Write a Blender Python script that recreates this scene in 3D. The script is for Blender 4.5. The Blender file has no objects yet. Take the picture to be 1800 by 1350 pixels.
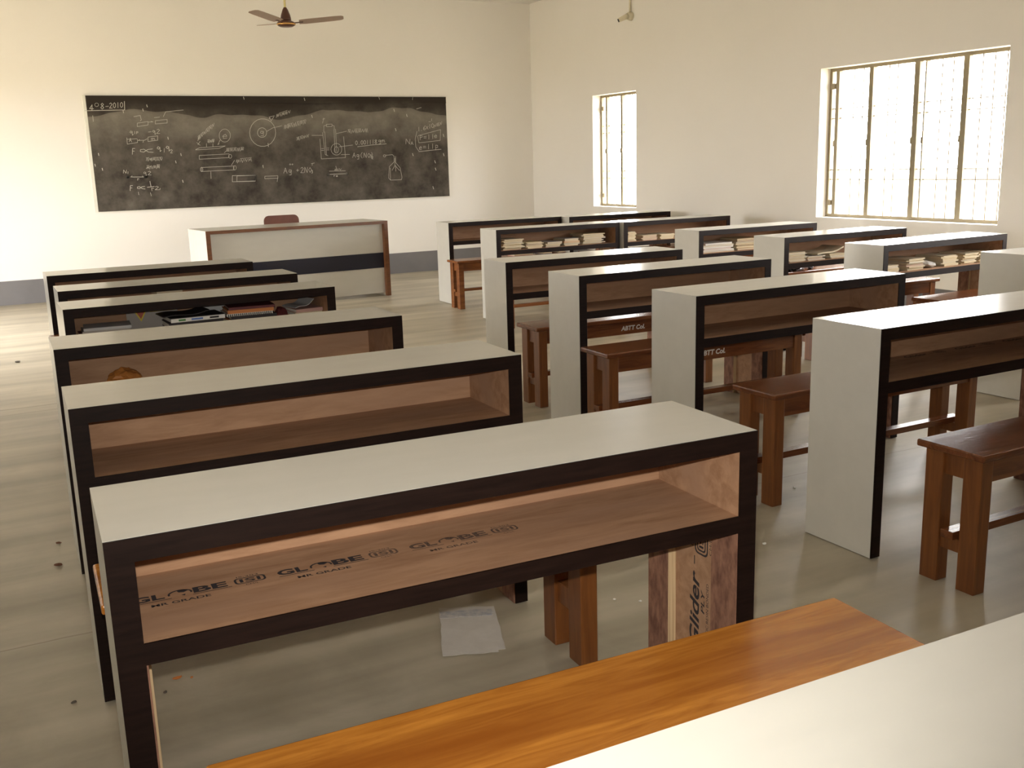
import bpy, bmesh, math, random, json
from mathutils import Vector, Matrix
random.seed(7)
sc = bpy.context.scene
COL = sc.collection
R = math.radians

# ------------------------------------------------------------------ camera, light, exposure
cam_d = bpy.data.cameras.new('camera'); cam = bpy.data.objects.new('camera', cam_d); COL.objects.link(cam)
cam_d.sensor_fit = 'HORIZONTAL'; cam_d.sensor_width = 36.0; cam_d.lens = 1772.5 / 1800 * 36.0
cam_d.clip_start = 0.05; cam_d.clip_end = 200
YAW, PITCH, ROLL, CAM_H = R(27.963), R(12.422), R(-1.670), 1.2983
_f = Vector((math.sin(YAW)*math.cos(PITCH), math.cos(YAW)*math.cos(PITCH), -math.sin(PITCH)))
_r0 = Vector((math.cos(YAW), -math.sin(YAW), 0)); _u0 = _r0.cross(_f)
_r = _r0*math.cos(ROLL) + _u0*math.sin(ROLL); _u = _u0*math.cos(ROLL) - _r0*math.sin(ROLL)
_m = Matrix((_r, _u, -_f)).transposed().to_4x4(); _m.translation = Vector((0, 0, CAM_H))
cam.matrix_world = _m
sc.camera = cam

wd = bpy.data.worlds.new('overcast_sky'); sc.world = wd; wd.use_nodes = True
_bg = wd.node_tree.nodes['Background']; _bg.inputs[0].default_value = (1.0, 0.98, 0.955, 1); _bg.inputs[1].default_value = 21.5

fl_d = bpy.data.lights.new('camera_flash', 'SPOT'); fl_d.energy = 175; fl_d.shadow_soft_size = 0.012; fl_d.color = (1, 0.95, 0.86); fl_d.spot_size = R(85); fl_d.spot_blend = 1.0
fl = bpy.data.objects.new('camera_flash', fl_d); COL.objects.link(fl)
_m2 = Matrix((_r, _u, -_f)).transposed().to_4x4(); _m2.translation = Vector((0, 0, CAM_H)) + _u*0.05 - _r*0.01 + _f*0.015; fl.matrix_world = _m2

sc.view_settings.view_transform = 'Standard'; sc.view_settings.look = 'None'
sc.view_settings.gamma = 1.0; sc.view_settings.use_curve_mapping = False
sc.view_settings.exposure = 0.0
sc.cycles.use_denoising = True
sc.cycles.max_bounces = 12; sc.cycles.diffuse_bounces = 8; sc.cycles.glossy_bounces = 4
sc.cycles.caustics_reflective = False; sc.cycles.caustics_refractive = False
sc.cycles.sample_clamp_indirect = 8.0

# room measures (metres): the camera stands at x = y = 0
XL, XR, YB, YF, ZC = -1.35, 6.555, 11.591, -4.6, 3.215
CHALK = '[[1.3,68,1032,75,1091,47,1053,85,1052],[1,138,1091,137,1086,134,1082,130,1078,125,1075,120,1074,115,1074,110,1075,106,1078,102,1082,101,1086,101,1091,102,1096,105,1100,108,1104,113,1107,119,1108,124,1108,129,1107,133,1104,136,1100,138,1096,138,1091],[1.3,173,1080,162,1095,176,1107,187,1095,173,1080,156,1063,169,1048,185,1063,173,1080],[1,205,1074,234,1077],[1.3,246,1100,260,1110,270,1097,242,1058,269,1058],[1.3,295,1112,283,1099,280,1073,290,1060,302,1073,305,1099,295,1112],[1.3,330,1114,325,1062],[1.3,366,1116,353,1103,350,1077,360,1064,373,1077,376,1103,366,1116],[1.5,-2,1032,389,1039,395,1126],[1.5,372,1036,375,1009],[1,69,983,69,924],[1,501,904,611,920,608,884,497,869,501,904],[1,687,929,809,940,806,904,683,894,687,929],[1,611,914,663,916,642,921],[1,473,970,539,983,545,937,533,926],[1,773,969,801,1019,987,1037],[1,679,960,734,965],[1,441,817,426,824,417,811,428,802,438,811,441,820,439,780,450,791],[1,465,822,463,794],[1,481,793,483,818,498,817,497,806,482,805],[1,604,812,634,814],[1,670,822,656,829,647,816,658,807,668,816,671,825,668,785,679,796],[1,692,831,708,840,720,829,688,795,720,795],[1,380,756,379,690,483,705,484,740],[1,399,712,415,750,424,711],[1,406,727,420,727],[1,595,759,695,771,691,726,590,714,595,759],[1,626,746,627,727],[1,628,743,640,747,642,727],[1,644,742,657,747,662,727],[1,491,725,557,728,585,742],[1,491,725,509,736],[1,545,724,538,704],[1,379,740,482,744],[1.3,418,584,427,645,450,644],[1.3,423,617,442,617],[1.3,628,636,580,631,536,605,502,611,504,630,539,635,584,604,632,601],[1.3,706,650,687,658,676,643,690,632,703,642,706,652,704,607,718,619],[1,749,639,745,599],[1.3,799,654,780,662,769,647,782,636,796,646,799,656,797,611,811,623],[1,814,619,824,626,832,617,811,590,832,589],[0.8,551,512,564,544,570,508,583,542],[0.8,554,545,583,547],[0.8,586,519,594,539,597,517,606,544,608,508,617,543],[0.8,620,515,629,540,634,518,645,546,648,509],[0.8,623,546,652,548],[0.8,654,512,667,547,673,512,686,543],[0.8,657,547,687,548],[0.8,688,511,701,545,708,514,720,541],[0.8,692,548,721,549],[0.8,548,429,558,457,563,430,573,457,577,424],[0.8,552,464,581,466],[0.8,583,430,596,464,602,429,615,460],[0.8,617,432,628,465,632,435,643,464,647,432],[0.8,652,428,662,470,664,437,673,465,676,432,685,465],[0.8,656,470,686,472],[1,543,437,595,456],[1,308,391,314,425,335,390,343,424],[1,356,407,353,384],[2,361,350,360,348,358,345,356,343,354,341,351,341,348,341,346,342,344,343,342,346,341,348,341,351,342,354,343,356,345,359,348,360,350,361,353,361,356,360,358,358,360,356,360,353,361,350],[2,544,345,543,342,542,339,540,337,537,336,534,335,532,335,529,336,527,337,525,340,524,342,524,345,525,348,526,351,528,353,531,354,534,355,536,355,539,354,541,352,543,350,544,347,544,345],[1.3,376,350,509,346],[1,376,350,393,361],[1,509,346,495,357],[1,535,393,521,399,512,387,523,379,533,387,536,395,534,358,544,368],[1,558,398,574,406,586,395,555,366,587,365],[1,444,331,444,312],[1,444,324,451,330,460,327],[1.3,357,207,364,260,387,260],[1.3,361,236,379,236],[1.3,509,247,480,244,453,225,433,229,434,244,455,247,482,224,510,220],[1.3,568,299,573,242],[1.3,534,237,607,243],[1,578,228,579,196],[1,579,216,588,227,601,222],[1,616,238,635,245,649,235,613,207,651,206],[1,439,190,440,161],[1,561,179,566,145],[1,666,221,659,204],[0.8,1109,711,1119,756,1120,722,1130,768,1131,729,1140,773],[0.8,1114,758,1141,780],[0.8,1142,742,1154,784,1160,757,1173,801],[0.8,1146,783,1173,805],[0.8,1175,775,1186,811,1192,783,1205,829],[0.8,1206,794,1218,835,1224,806,1236,846],[0.8,1210,834,1237,856],[0.8,1238,810,1251,863,1257,839,1269,874],[0.8,1242,859,1269,881],[0.8,1270,836,1283,888,1289,861,1301,899],[1,1096,695,1128,666],[1,1132,706,1106,672],[0.8,1212,694,1219,716,1222,688,1230,721,1233,694],[0.8,1214,723,1236,725],[0.8,1236,689,1243,720,1246,699,1252,718,1253,691,1261,724],[0.8,1262,698,1269,724,1270,690,1277,723,1279,696,1286,728],[0.8,1265,726,1286,728],[1,1465,764,1461,744,1452,727,1440,712,1424,701,1407,696,1390,696,1373,702,1360,713,1350,728,1344,746,1344,766,1348,785,1356,803,1369,817,1385,828,1402,833,1419,833,1435,827,1449,816,1459,801,1465,783,1465,764],[1,1378,755,1427,757,1413,778,1386,765,1386,734,1425,737],[1,1354,725,1320,668,1338,679],[1,1078,621,1120,639,1400,653,1328,628,1078,617],[1,1199,682,1196,647],[1,1268,680,1265,648],[1,1110,557,1434,567,1430,527,1106,517,1110,557],[1,1460,540,1459,534,1456,529,1453,524,1449,521,1444,520,1439,520,1435,522,1431,525,1429,529,1427,535,1427,541,1428,547,1430,552,1434,556,1438,560,1443,561,1448,561,1452,559,1456,556,1458,551,1460,546,1460,540],[0.8,1407,595,1416,624,1420,591,1430,627,1433,591,1443,626],[0.8,1410,627,1443,630],[0.8,1446,592,1457,627,1462,594,1473,625,1479,589],[0.8,1449,629,1482,631],[0.8,1485,598,1496,627,1502,595,1513,629,1519,598],[0.8,1488,630,1522,633],[0.8,1524,592,1536,630,1541,594,1552,632,1557,594],[0.8,1563,595,1573,631,1577,602,1586,627,1591,603,1600,633],[0.8,1567,634,1600,636],[1,1382,580,1413,603],[1,1123,428,1476,435,1472,392,1119,386,1123,428],[1,1135,407,1134,400,1132,394,1129,389,1125,386,1121,384,1117,384,1114,386,1111,390,1109,395,1108,401,1108,408,1109,414,1111,420,1114,425,1118,428,1122,430,1125,430,1129,428,1132,424,1134,419,1135,413,1135,407],[1,1499,414,1498,407,1495,401,1492,396,1488,393,1484,391,1479,391,1475,393,1472,397,1469,402,1468,408,1468,415,1469,421,1472,427,1475,432,1479,436,1483,438,1488,438,1492,436,1495,432,1498,427,1499,421,1499,414],[0.8,1503,475,1513,503,1517,464,1528,503,1533,475,1543,503],[0.8,1548,475,1563,506,1573,469,1589,510],[0.8,1551,512,1589,516],[0.8,1593,483,1608,507,1619,480,1634,510],[0.8,1596,515,1635,519],[0.8,1638,481,1650,511,1658,487,1670,514,1677,480],[0.8,1641,518,1680,522],[1,1450,445,1487,496],[1,1218,381,1214,306],[1.2,1500,326,1707,326,1702,265,1494,265,1500,326],[1.2,1974,789,1965,747,1944,708,1914,675,1876,653,1835,641,1794,642,1755,655,1722,679,1697,711,1683,750,1681,793,1691,835,1711,873,1741,905,1777,928,1818,940,1860,939,1899,927,1932,904,1957,871,1971,832,1974,789],[1.2,1871,790,1868,776,1861,762,1850,751,1837,743,1823,739,1808,739,1795,744,1783,752,1774,763,1769,777,1769,792,1772,806,1779,820,1789,831,1802,839,1817,843,1831,843,1845,838,1857,830,1866,819,1871,805,1871,790],[1,1837,803,1808,806,1801,787,1822,779,1837,803,1831,755,1803,756],[1,1872,802,1944,841,2049,863],[1,1872,802,1901,819],[1,1911,937,1926,963,1975,972],[1,1913,963,1932,917,1967,962],[0.8,1994,951,2002,990,2006,961,2014,992,2017,963,2025,996],[0.8,2028,969,2040,1000,2047,967,2059,1004],[0.8,2031,1001,2059,1011],[0.8,2061,970,2070,1005,2073,983,2081,1010,2084,978,2093,1014],[0.8,2064,1011,2093,1021],[0.8,2096,985,2105,1016,2110,986,2119,1021,2124,988],[0.8,2098,1022,2127,1031],[0.8,2130,1002,2141,1027,2149,1000,2161,1033],[0.8,2073,828,2085,873,2089,828,2100,874,2105,839],[0.8,2111,836,2120,880,2123,833,2133,882,2137,848,2145,876],[0.8,2114,879,2146,887],[0.8,2148,847,2162,888,2169,849,2183,886],[0.8,2151,887,2183,895],[0.8,2185,847,2196,889,2201,852,2213,901,2217,858],[0.8,2223,857,2237,904,2244,864,2258,905],[0.8,2226,904,2258,912],[0.8,2260,865,2272,914,2277,880,2288,916,2293,883],[0.8,2264,912,2296,920],[0.8,2298,872,2312,922,2320,883,2334,924],[0.8,2302,920,2334,928],[1.4,1878,675,1879,635],[1,1812,312,1961,313,1959,286,1810,285,1812,312],[1,1960,300,1947,247],[1.2,1449,330,1707,327,1701,261,1443,264,1449,330],[2,1801,434,1802,405],[1,2030,339,2055,398,2070,337],[1,2041,362,2063,362],[1,2122,372,2098,376,2092,355,2109,345,2122,372,2116,318,2094,318],[1,2104,436,2121,435],[1,2113,444,2112,427],[1,2130,435,2148,435],[1,2140,443,2139,426],[1,2181,368,2208,367],[1,2195,381,2193,353],[1,2233,388,2250,400,2264,384,2229,339,2265,338],[1,2276,339,2282,400,2306,338,2314,399],[1,2344,394,2325,370,2340,339,2359,369,2344,394],[1,2356,359,2370,362,2372,352,2362,346,2372,339,2366,330,2354,333],[1,2360,437,2399,443],[1,2374,437,2370,417],[1,2484,712,2485,488,2777,495,2771,735],[1,2521,785,2535,535],[1,2547,792,2549,528],[1,2535,535,2567,523],[1,2660,817,2656,553],[1,2678,820,2676,559],[1,2535,785,2541,859,2577,865],[1,2573,875,2640,877,2638,850,2571,848,2573,875],[1,2639,865,2663,858,2665,817],[1,2739,592,2736,573,2727,557,2713,543,2697,533,2679,528,2660,529,2643,534,2628,545,2616,559,2610,576,2608,594,2612,613,2621,629,2634,643,2651,653,2669,658,2688,658,2705,652,2720,642,2731,627,2738,610,2739,592],[1,2700,586,2698,576,2694,567,2689,559,2682,554,2675,551,2667,551,2660,554,2654,560,2650,568,2648,577,2647,587,2649,597,2653,606,2658,613,2665,619,2672,621,2679,621,2686,618,2692,613,2697,605,2699,596,2700,586],[1,2528,886,2547,946],[1,2532,933,2560,937],[1,2494,603,2522,603],[1,2559,608,2588,607],[1,2492,583,2521,583],[1,2557,587,2586,587],[0.8,2210,699,2220,730,2226,704,2236,736,2241,700],[0.8,2212,731,2244,741],[0.8,2247,707,2260,739,2269,715,2282,750],[0.8,2250,742,2282,752],[0.8,2285,719,2295,749,2301,722,2311,754,2318,733],[0.8,2323,730,2336,762,2344,732,2357,768],[1,2390,753,2519,752],[1,2686,770,2812,795],[0.8,2826,781,2836,812,2843,778,2854,809,2860,771],[0.8,2828,813,2863,816],[0.8,2867,770,2881,807,2891,779,2905,808],[0.8,2909,783,2920,811,2926,772,2938,811,2944,774],[0.8,2911,817,2947,820],[0.8,2951,777,2962,812,2969,779,2980,819,2987,780],[0.8,2953,819,2989,821],[0.8,2993,785,3007,817,3017,782,3031,817],[0.8,3036,788,3047,823,3053,779,3065,823,3071,779],[1,2712,620,2875,637],[1.1,2924,685,2912,673,2910,650,2921,638,2933,649,2935,673,2924,685],[1.1,2954,642,2957,639],[1.1,2993,687,2981,676,2979,652,2990,640,3002,652,3004,675,2993,687],[1.1,3027,689,3015,677,3014,654,3024,642,3037,653,3038,677,3027,689],[1.1,3062,690,3059,643],[1.1,3097,691,3094,644],[1.1,3132,693,3129,646],[1.1,3165,673,3154,685,3167,694,3178,685,3165,673,3151,659,3164,647,3178,659,3165,673],[1,3228,686,3205,688,3200,673,3217,666,3228,686,3224,646,3203,646],[1,3241,687,3242,661],[1,3243,683,3254,690,3257,661],[1,3258,683,3271,689,3276,660],[1.2,2933,616,3099,633,3296,644],[1,2728,531,2831,531],[1,2865,493,2887,548,2902,492],[1,2874,515,2895,514],[1,2946,524,2923,528,2918,508,2934,500,2946,524,2940,475,2920,475],[1,2987,551,2971,529,2970,507,2983,485],[1,3004,490,3010,545,3034,489,3041,544],[1,3070,538,3052,517,3067,488,3086,516,3070,538],[1,3086,520,3099,522,3100,513,3092,507,3101,501,3095,492,3085,495],[1,3104,549,3113,525,3111,502,3100,479],[1,3104,496,3113,501,3120,494,3103,474,3121,473],[1.5,2552,309,2779,312],[2,2564,306,2563,303,2561,301,2559,299,2556,297,2553,297,2550,297,2547,298,2544,299,2542,301,2541,304,2540,307,2541,309,2543,312,2545,314,2548,315,2551,316,2554,316,2557,315,2560,313,2562,311,2563,309,2564,306],[2,2791,309,2790,306,2789,303,2787,301,2784,300,2780,299,2777,299,2774,300,2771,302,2769,304,2768,307,2767,309,2768,312,2770,314,2772,317,2775,318,2778,319,2782,318,2785,318,2788,316,2790,314,2791,311,2791,309],[1,2569,346,2767,345],[1,2653,402,2665,354],[0.8,2635,350,2644,370,2650,351,2659,373,2665,352,2674,371],[0.8,2679,353,2693,373,2704,354,2718,371],[1,2621,296,2623,281],[1,2622,291,2628,296,2638,293],[1,2648,288,2668,288,2662,295,2651,291,2652,281,2667,282],[1,3280,504,3280,501,3278,498,3275,495,3271,493,3267,492,3262,492,3258,494,3255,496,3252,498,3250,502,3250,505,3251,509,3253,512,3256,515,3259,516,3264,517,3268,517,3272,516,3276,514,3278,511,3280,508,3280,504],[1,3281,511,3366,517,3387,495,3384,432],[1,3406,495,3402,424],[1,3384,432,3319,377,3303,244,3325,219,3465,220,3474,245,3457,359,3402,424],[1,3330,363,3325,222],[1,3395,474,3391,389,3352,334],[1,3392,389,3448,328],[1,3401,389,3398,321],[1,3546,637,3553,696,3594,636,3604,695],[1,3609,627,3627,664,3640,627],[1,3617,642,3634,641],[1,3725,834,3723,784],[1,3757,794,3761,791],[1,3809,849,3785,824,3784,804,3799,799,3809,811,3797,824,3785,814],[1,3819,842,3847,806],[1,3849,842,3817,807],[1,3871,865,3868,814],[1,3908,873,3894,860,3892,835,3905,822,3919,834,3920,860,3908,873],[1,3858,895,3883,896],[1,3898,931,3896,903],[0.8,3923,818,3935,858,3944,835,3957,867],[0.8,3961,840,3970,869,3977,838,3986,876,3993,844],[0.8,3962,871,3995,885],[0.8,3999,846,4011,887,4020,857,4033,897],[1,3699,785,3671,694,3674,602,3710,552],[1,3712,733,4010,800,4000,672,3716,648,3704,729],[1,3734,682,3737,735,3763,730,3762,714,3735,709],[1,3783,720,3818,720],[1,3782,704,3817,704],[1,3852,743,3850,689],[1,3904,747,3901,693],[1,3922,721,3959,723,3947,739,3928,729,3929,705,3958,708],[1,3717,586,3750,588,3740,605,3722,594,3722,568,3749,571],[1,3771,606,3806,606],[1,3770,589,3806,589],[1,3843,630,3840,573],[1,3897,634,3894,577],[1,3934,558,3937,618,3963,614,3962,589,3935,586],[1.2,3710,545,4007,567],[1.8,3414,1042,3422,1015],[1.8,3573,982,3580,954],[1.8,3421,820,3429,792],[1.8,3626,525,3634,497],[1.8,3875,124,3883,94],[1.8,3915,433,3923,404],[1.8,3918,346,3927,317],[1.8,4035,516,4043,487],[1.8,4043,746,4051,717],[1.8,2405,978,2412,951],[1.8,2332,1166,2338,1139],[1.8,1644,1176,1650,1151],[1.8,571,1049,574,1027],[1.8,615,1091,619,1069],[1.8,83,602,85,580],[1.8,103,449,106,427],[1.8,36,493,39,471],[1.8,916,582,919,559],[1.8,854,506,858,483],[1.8,908,299,912,275],[1.8,798,756,801,733],[1.8,1798,429,1802,406],[1,3230,1189,3243,1152],[1,3666,1186,3659,1149],[1,3705,1044,3769,1061]]'
# ------------------------------------------------------------------ materials
MAT = {}
def mat(name, col, rough=0.5, spec=0.5, metal=0.0):
    m = bpy.data.materials.new(name); m.use_nodes = True
    b = m.node_tree.nodes['Principled BSDF']
    b.inputs['Base Color'].default_value = (*col, 1); b.inputs['Roughness'].default_value = rough
    b.inputs['Specular IOR Level'].default_value = spec; b.inputs['Metallic'].default_value = metal
    MAT[name] = m
    return m
def noise_mat(name, c1, c2, scale=(1, 1, 1), nscale=5.0, detail=6.0, rough=0.5, lo=0.35, hi=0.65, spec=0.5, bump=0.0, c3=None, rough2=None, distortion=0.0):
    m = mat(name, c1, rough, spec); nt = m.node_tree; N = nt.nodes; Lk = nt.links; b = N['Principled BSDF']
    tc = N.new('ShaderNodeTexCoord'); mp = N.new('ShaderNodeMapping'); mp.inputs['Scale'].default_value = scale
    no = N.new('ShaderNodeTexNoise'); no.inputs['Scale'].default_value = nscale; no.inputs['Detail'].default_value = detail
    no.inputs['Roughness'].default_value = 0.62; no.inputs['Distortion'].default_value = distortion
    cr = N.new('ShaderNodeValToRGB'); e = cr.color_ramp.elements
    e[0].position = lo; e[0].color = (*c1, 1); e[1].position = hi; e[1].color = (*c2, 1)
    Lk.new(tc.outputs['Object'], mp.inputs['Vector']); Lk.new(mp.outputs[0], no.inputs['Vector']); Lk.new(no.outputs['Fac'], cr.inputs[0])
    out = cr.outputs[0]
    if c3:
        n2 = N.new('ShaderNodeTexNoise'); n2.inputs['Scale'].default_value = nscale*0.28; n2.inputs['Detail'].default_value = 3
        Lk.new(mp.outputs[0], n2.inputs['Vector'])
        r2 = N.new('ShaderNodeValToRGB'); r2.color_ramp.elements[0].position = 0.45; r2.color_ramp.elements[1].position = 0.7
        Lk.new(n2.outputs['Fac'], r2.inputs[0])
        mx = N.new('ShaderNodeMixRGB'); mx.inputs[2].default_value = (*c3, 1)
        Lk.new(r2.outputs[0], mx.inputs[0]); Lk.new(out, mx.inputs[1]); out = mx.outputs[0]
    Lk.new(out, b.inputs['Base Color'])
    if rough2 is not None:
        mr = N.new('ShaderNodeMapRange'); mr.inputs[3].default_value = rough; mr.inputs[4].default_value = rough2
        Lk.new(no.outputs['Fac'], mr.inputs[0]); Lk.new(mr.outputs[0], b.inputs['Roughness'])
    if bump:
        bp = N.new('ShaderNodeBump'); bp.inputs['Strength'].default_value = bump; bp.inputs['Distance'].default_value = 0.002
        Lk.new(no.outputs['Fac'], bp.inputs['Height']); Lk.new(bp.outputs[0], b.inputs['Normal'])
    return m

noise_mat('wall_paint', (0.845, 0.82, 0.775), (0.865, 0.84, 0.80), nscale=0.8, rough=0.75, spec=0.2, lo=0.3, hi=0.7)
noise_mat('ceiling_paint', (0.86, 0.84, 0.80), (0.88, 0.86, 0.825), nscale=0.8, rough=0.8, spec=0.2)
noise_mat('dado_paint', (0.15, 0.145, 0.15), (0.175, 0.168, 0.172), nscale=3, rough=0.55)
noise_mat('cement', (0.335, 0.295, 0.222), (0.48, 0.43, 0.335), scale=(1, 1, 1), nscale=3.2, detail=9, rough=0.30, rough2=0.5, lo=0.30, hi=0.72, c3=(0.465, 0.415, 0.32), spec=0.5, distortion=0.6)
noise_mat('laminate', (0.575, 0.56, 0.515), (0.595, 0.58, 0.535), scale=(1, 3, 3), nscale=4, detail=3, rough=0.2, spec=0.5)
noise_mat('banding', (0.009, 0.0045, 0.0035), (0.016, 0.008, 0.006), scale=(1, 12, 12), nscale=9, rough=0.5, spec=0.12)
noise_mat('plywood', (0.30, 0.165, 0.092), (0.42, 0.25, 0.148), scale=(1.2, 7, 7), nscale=5, detail=8, rough=0.7, spec=0.25, c3=(0.36, 0.215, 0.135), bump=0.12, distortion=0.4)
noise_mat('plywood_mottled', (0.14, 0.065, 0.045), (0.30, 0.155, 0.10), scale=(6, 6, 2.5), nscale=9, rough=0.7, spec=0.25)
noise_mat('plywood_edge', (0.62, 0.47, 0.28), (0.42, 0.28, 0.15), scale=(60, 60, 1), nscale=4, rough=0.7)
noise_mat('teak_orange', (0.36, 0.125, 0.018), (0.56, 0.225, 0.035), scale=(1.0, 11, 11), nscale=3.5, detail=7, rough=0.26, spec=0.5, distortion=1.4, c3=(0.28, 0.085, 0.012))
noise_mat('teak_red', (0.095, 0.028, 0.010), (0.17, 0.056, 0.018), scale=(1.0, 11, 11), nscale=3.5, detail=7, rough=0.17, rough2=0.3, spec=0.5, distortion=1.0, bump=0.35)
noise_mat('teak_mid', (0.17, 0.055, 0.016), (0.27, 0.095, 0.027), scale=(1.0, 11, 11), nscale=3.5, detail=7, rough=0.25, spec=0.5, distortion=1.0)
noise_mat('teak_leg', (0.125, 0.040, 0.011), (0.20, 0.070, 0.018), scale=(12, 12, 1.0), nscale=3.5, detail=7, rough=0.35, spec=0.5, distortion=0.8)
noise_mat('desk_trim_wood', (0.115, 0.042, 0.014), (0.18, 0.066, 0.02), scale=(2, 12, 12), nscale=4, rough=0.4)
noise_mat('chair_back', (0.11, 0.03, 0.013), (0.16, 0.045, 0.02), nscale=5, rough=0.45)
mat('navy', (0.010, 0.010, 0.022), 0.35)
mat('ink', (0.035, 0.030, 0.032), 0.8, 0.2)
noise_mat('ink_faded', (0.055, 0.04, 0.036), (0.16, 0.10, 0.07), scale=(1, 1, 1), nscale=220, detail=2, rough=0.8, spec=0.2)
noise_mat('ink_dull', (0.05, 0.03, 0.024), (0.12, 0.07, 0.05), nscale=160, detail=2, rough=0.8, spec=0.2)
mat('paint_white', (0.55, 0.50, 0.44), 0.7, 0.2)
mat('window_steel', (0.24, 0.195, 0.115), 0.5)
mat('chalk', (0.54, 0.52, 0.46), 0.95, 0.1)
noise_mat('plaster_edge', (0.72, 0.72, 0.64), (0.80, 0.78, 0.70), nscale=12, rough=0.8)
mat('fan_brown', (0.085, 0.030, 0.018), 0.30)
mat('fan_blade', (0.34, 0.25, 0.20), 0.35)
mat('brass', (0.70, 0.40, 0.14), 0.25, 0.5, 1.0)
mat('rod_cream', (0.66, 0.58, 0.27), 0.45)
mat('pvc_cream', (0.72, 0.66, 0.50), 0.5)
mat('black_plastic', (0.02, 0.02, 0.022), 0.35)
noise_mat('paper_sheet', (0.50, 0.47, 0.43), (0.56, 0.53, 0.49), nscale=14, rough=0.9, spec=0.1)
noise_mat('blue_print', (0.36, 0.36, 0.39), (0.50, 0.48, 0.46), nscale=60, detail=2, rough=0.9, spec=0.1)
noise_mat('pages', (0.62, 0.52, 0.36), (0.74, 0.64, 0.47), scale=(1, 1, 60), nscale=4, rough=0.9, spec=0.1)
noise_mat('pages_white', (0.72, 0.69, 0.62), (0.80, 0.77, 0.70), scale=(1, 1, 60), nscale=4, rough=0.9, spec=0.1)
for n, c in dict(cream=(0.62, 0.54, 0.38), straw=(0.56, 0.44, 0.24), grey=(0.34, 0.31, 0.28), blue=(0.14, 0.17, 0.27), red=(0.42, 0.10, 0.06), orange=(0.55, 0.20, 0.06), brown=(0.20, 0.10, 0.05),
                 dark=(0.025, 0.02, 0.02), white=(0.70, 0.68, 0.63), pink=(0.52, 0.32, 0.28), maroon=(0.13, 0.03, 0.03), yellow=(0.65, 0.50, 0.05), green=(0.06, 0.20, 0.05), skyblue=(0.12, 0.20, 0.45), palegrey=(0.48, 0.48, 0.48)).items():
    mat('card_' + n, c, 0.55, 0.35)
mat('wrapper', (0.42, 0.16, 0.035), 0.5)
mat('scrap_orange', (0.50, 0.17, 0.04), 0.6); mat('scrap_brown', (0.17, 0.07, 0.035), 0.8); mat('scrap_white', (0.80, 0.78, 0.72), 0.8); mat('scrap_dark', (0.10, 0.085, 0.07), 0.8)
noise_mat('bag_film', (0.015, 0.015, 0.02), (0.55, 0.56, 0.66), nscale=16, detail=2, rough=0.14, lo=0.52, hi=0.58)
noise_mat('outdoor_soil', (0.42, 0.37, 0.27), (0.52, 0.47, 0.36), nscale=0.5, rough=0.9)

# blackboard: matte black with cloudy wiped chalk dust, lighter along a wavy band under the top
def board_material():
    m = mat('blackboard', (0.03, 0.027, 0.024), 0.85, 0.2); nt = m.node_tree; N = nt.nodes; K = nt.links
    tc = N.new('ShaderNodeTexCoord'); sp = N.new('ShaderNodeSeparateXYZ'); K.new(tc.outputs['Object'], sp.inputs[0])
    n1 = N.new('ShaderNodeTexNoise'); n1.inputs['Scale'].default_value = 4.5; n1.inputs['Detail'].default_value = 8; n1.inputs['Roughness'].default_value = 0.65; K.new(tc.outputs['Object'], n1.inputs['Vector'])
    n2 = N.new('ShaderNodeTexNoise'); n2.inputs['Scale'].default_value = 1.3; n2.inputs['Detail'].default_value = 2; K.new(tc.outputs['Object'], n2.inputs['Vector'])
    def M(op, a, b):
        x = N.new('ShaderNodeMath'); x.operation = op
        for i, v in enumerate((a, b)):
            if isinstance(v, (int, float)): x.inputs[i].default_value = v
            else: K.new(v, x.inputs[i])
        return x.outputs[0]
    wav = M('ADD', M('MULTIPLY', n2.outputs['Fac'], 0.42), 0.80)            # height of the wiped band's upper edge
    below = M('SUBTRACT', wav, sp.outputs['Z'])                              # > 0 under the edge
    band = M('MULTIPLY', M('GREATER_THAN', below, 0.0), M('MAXIMUM', M('SUBTRACT', 1.0, M('MULTIPLY', below, 2.6)), 0.0))
    dust = M('ADD', M('MULTIPLY', n1.outputs['Fac'], 1.35), -0.42)
    dust = M('ADD', M('MULTIPLY', dust, 0.62), M('MULTIPLY', band, 0.42))
    dust = M('MULTIPLY', dust, M('MINIMUM', M('ADD', M('MULTIPLY', below, 6.0), 0.75), 1.0))
    cr = N.new('ShaderNodeValToRGB'); e = cr.color_ramp.elements
    e[0].position = 0.0; e[0].color = (0.034, 0.027, 0.022, 1); e[1].position = 0.8; e[1].color = (0.27, 0.245, 0.205, 1)
    K.new(dust, cr.inputs[0]); K.new(cr.outputs[0], N['Principled BSDF'].inputs['Base Color'])
board_material()

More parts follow.
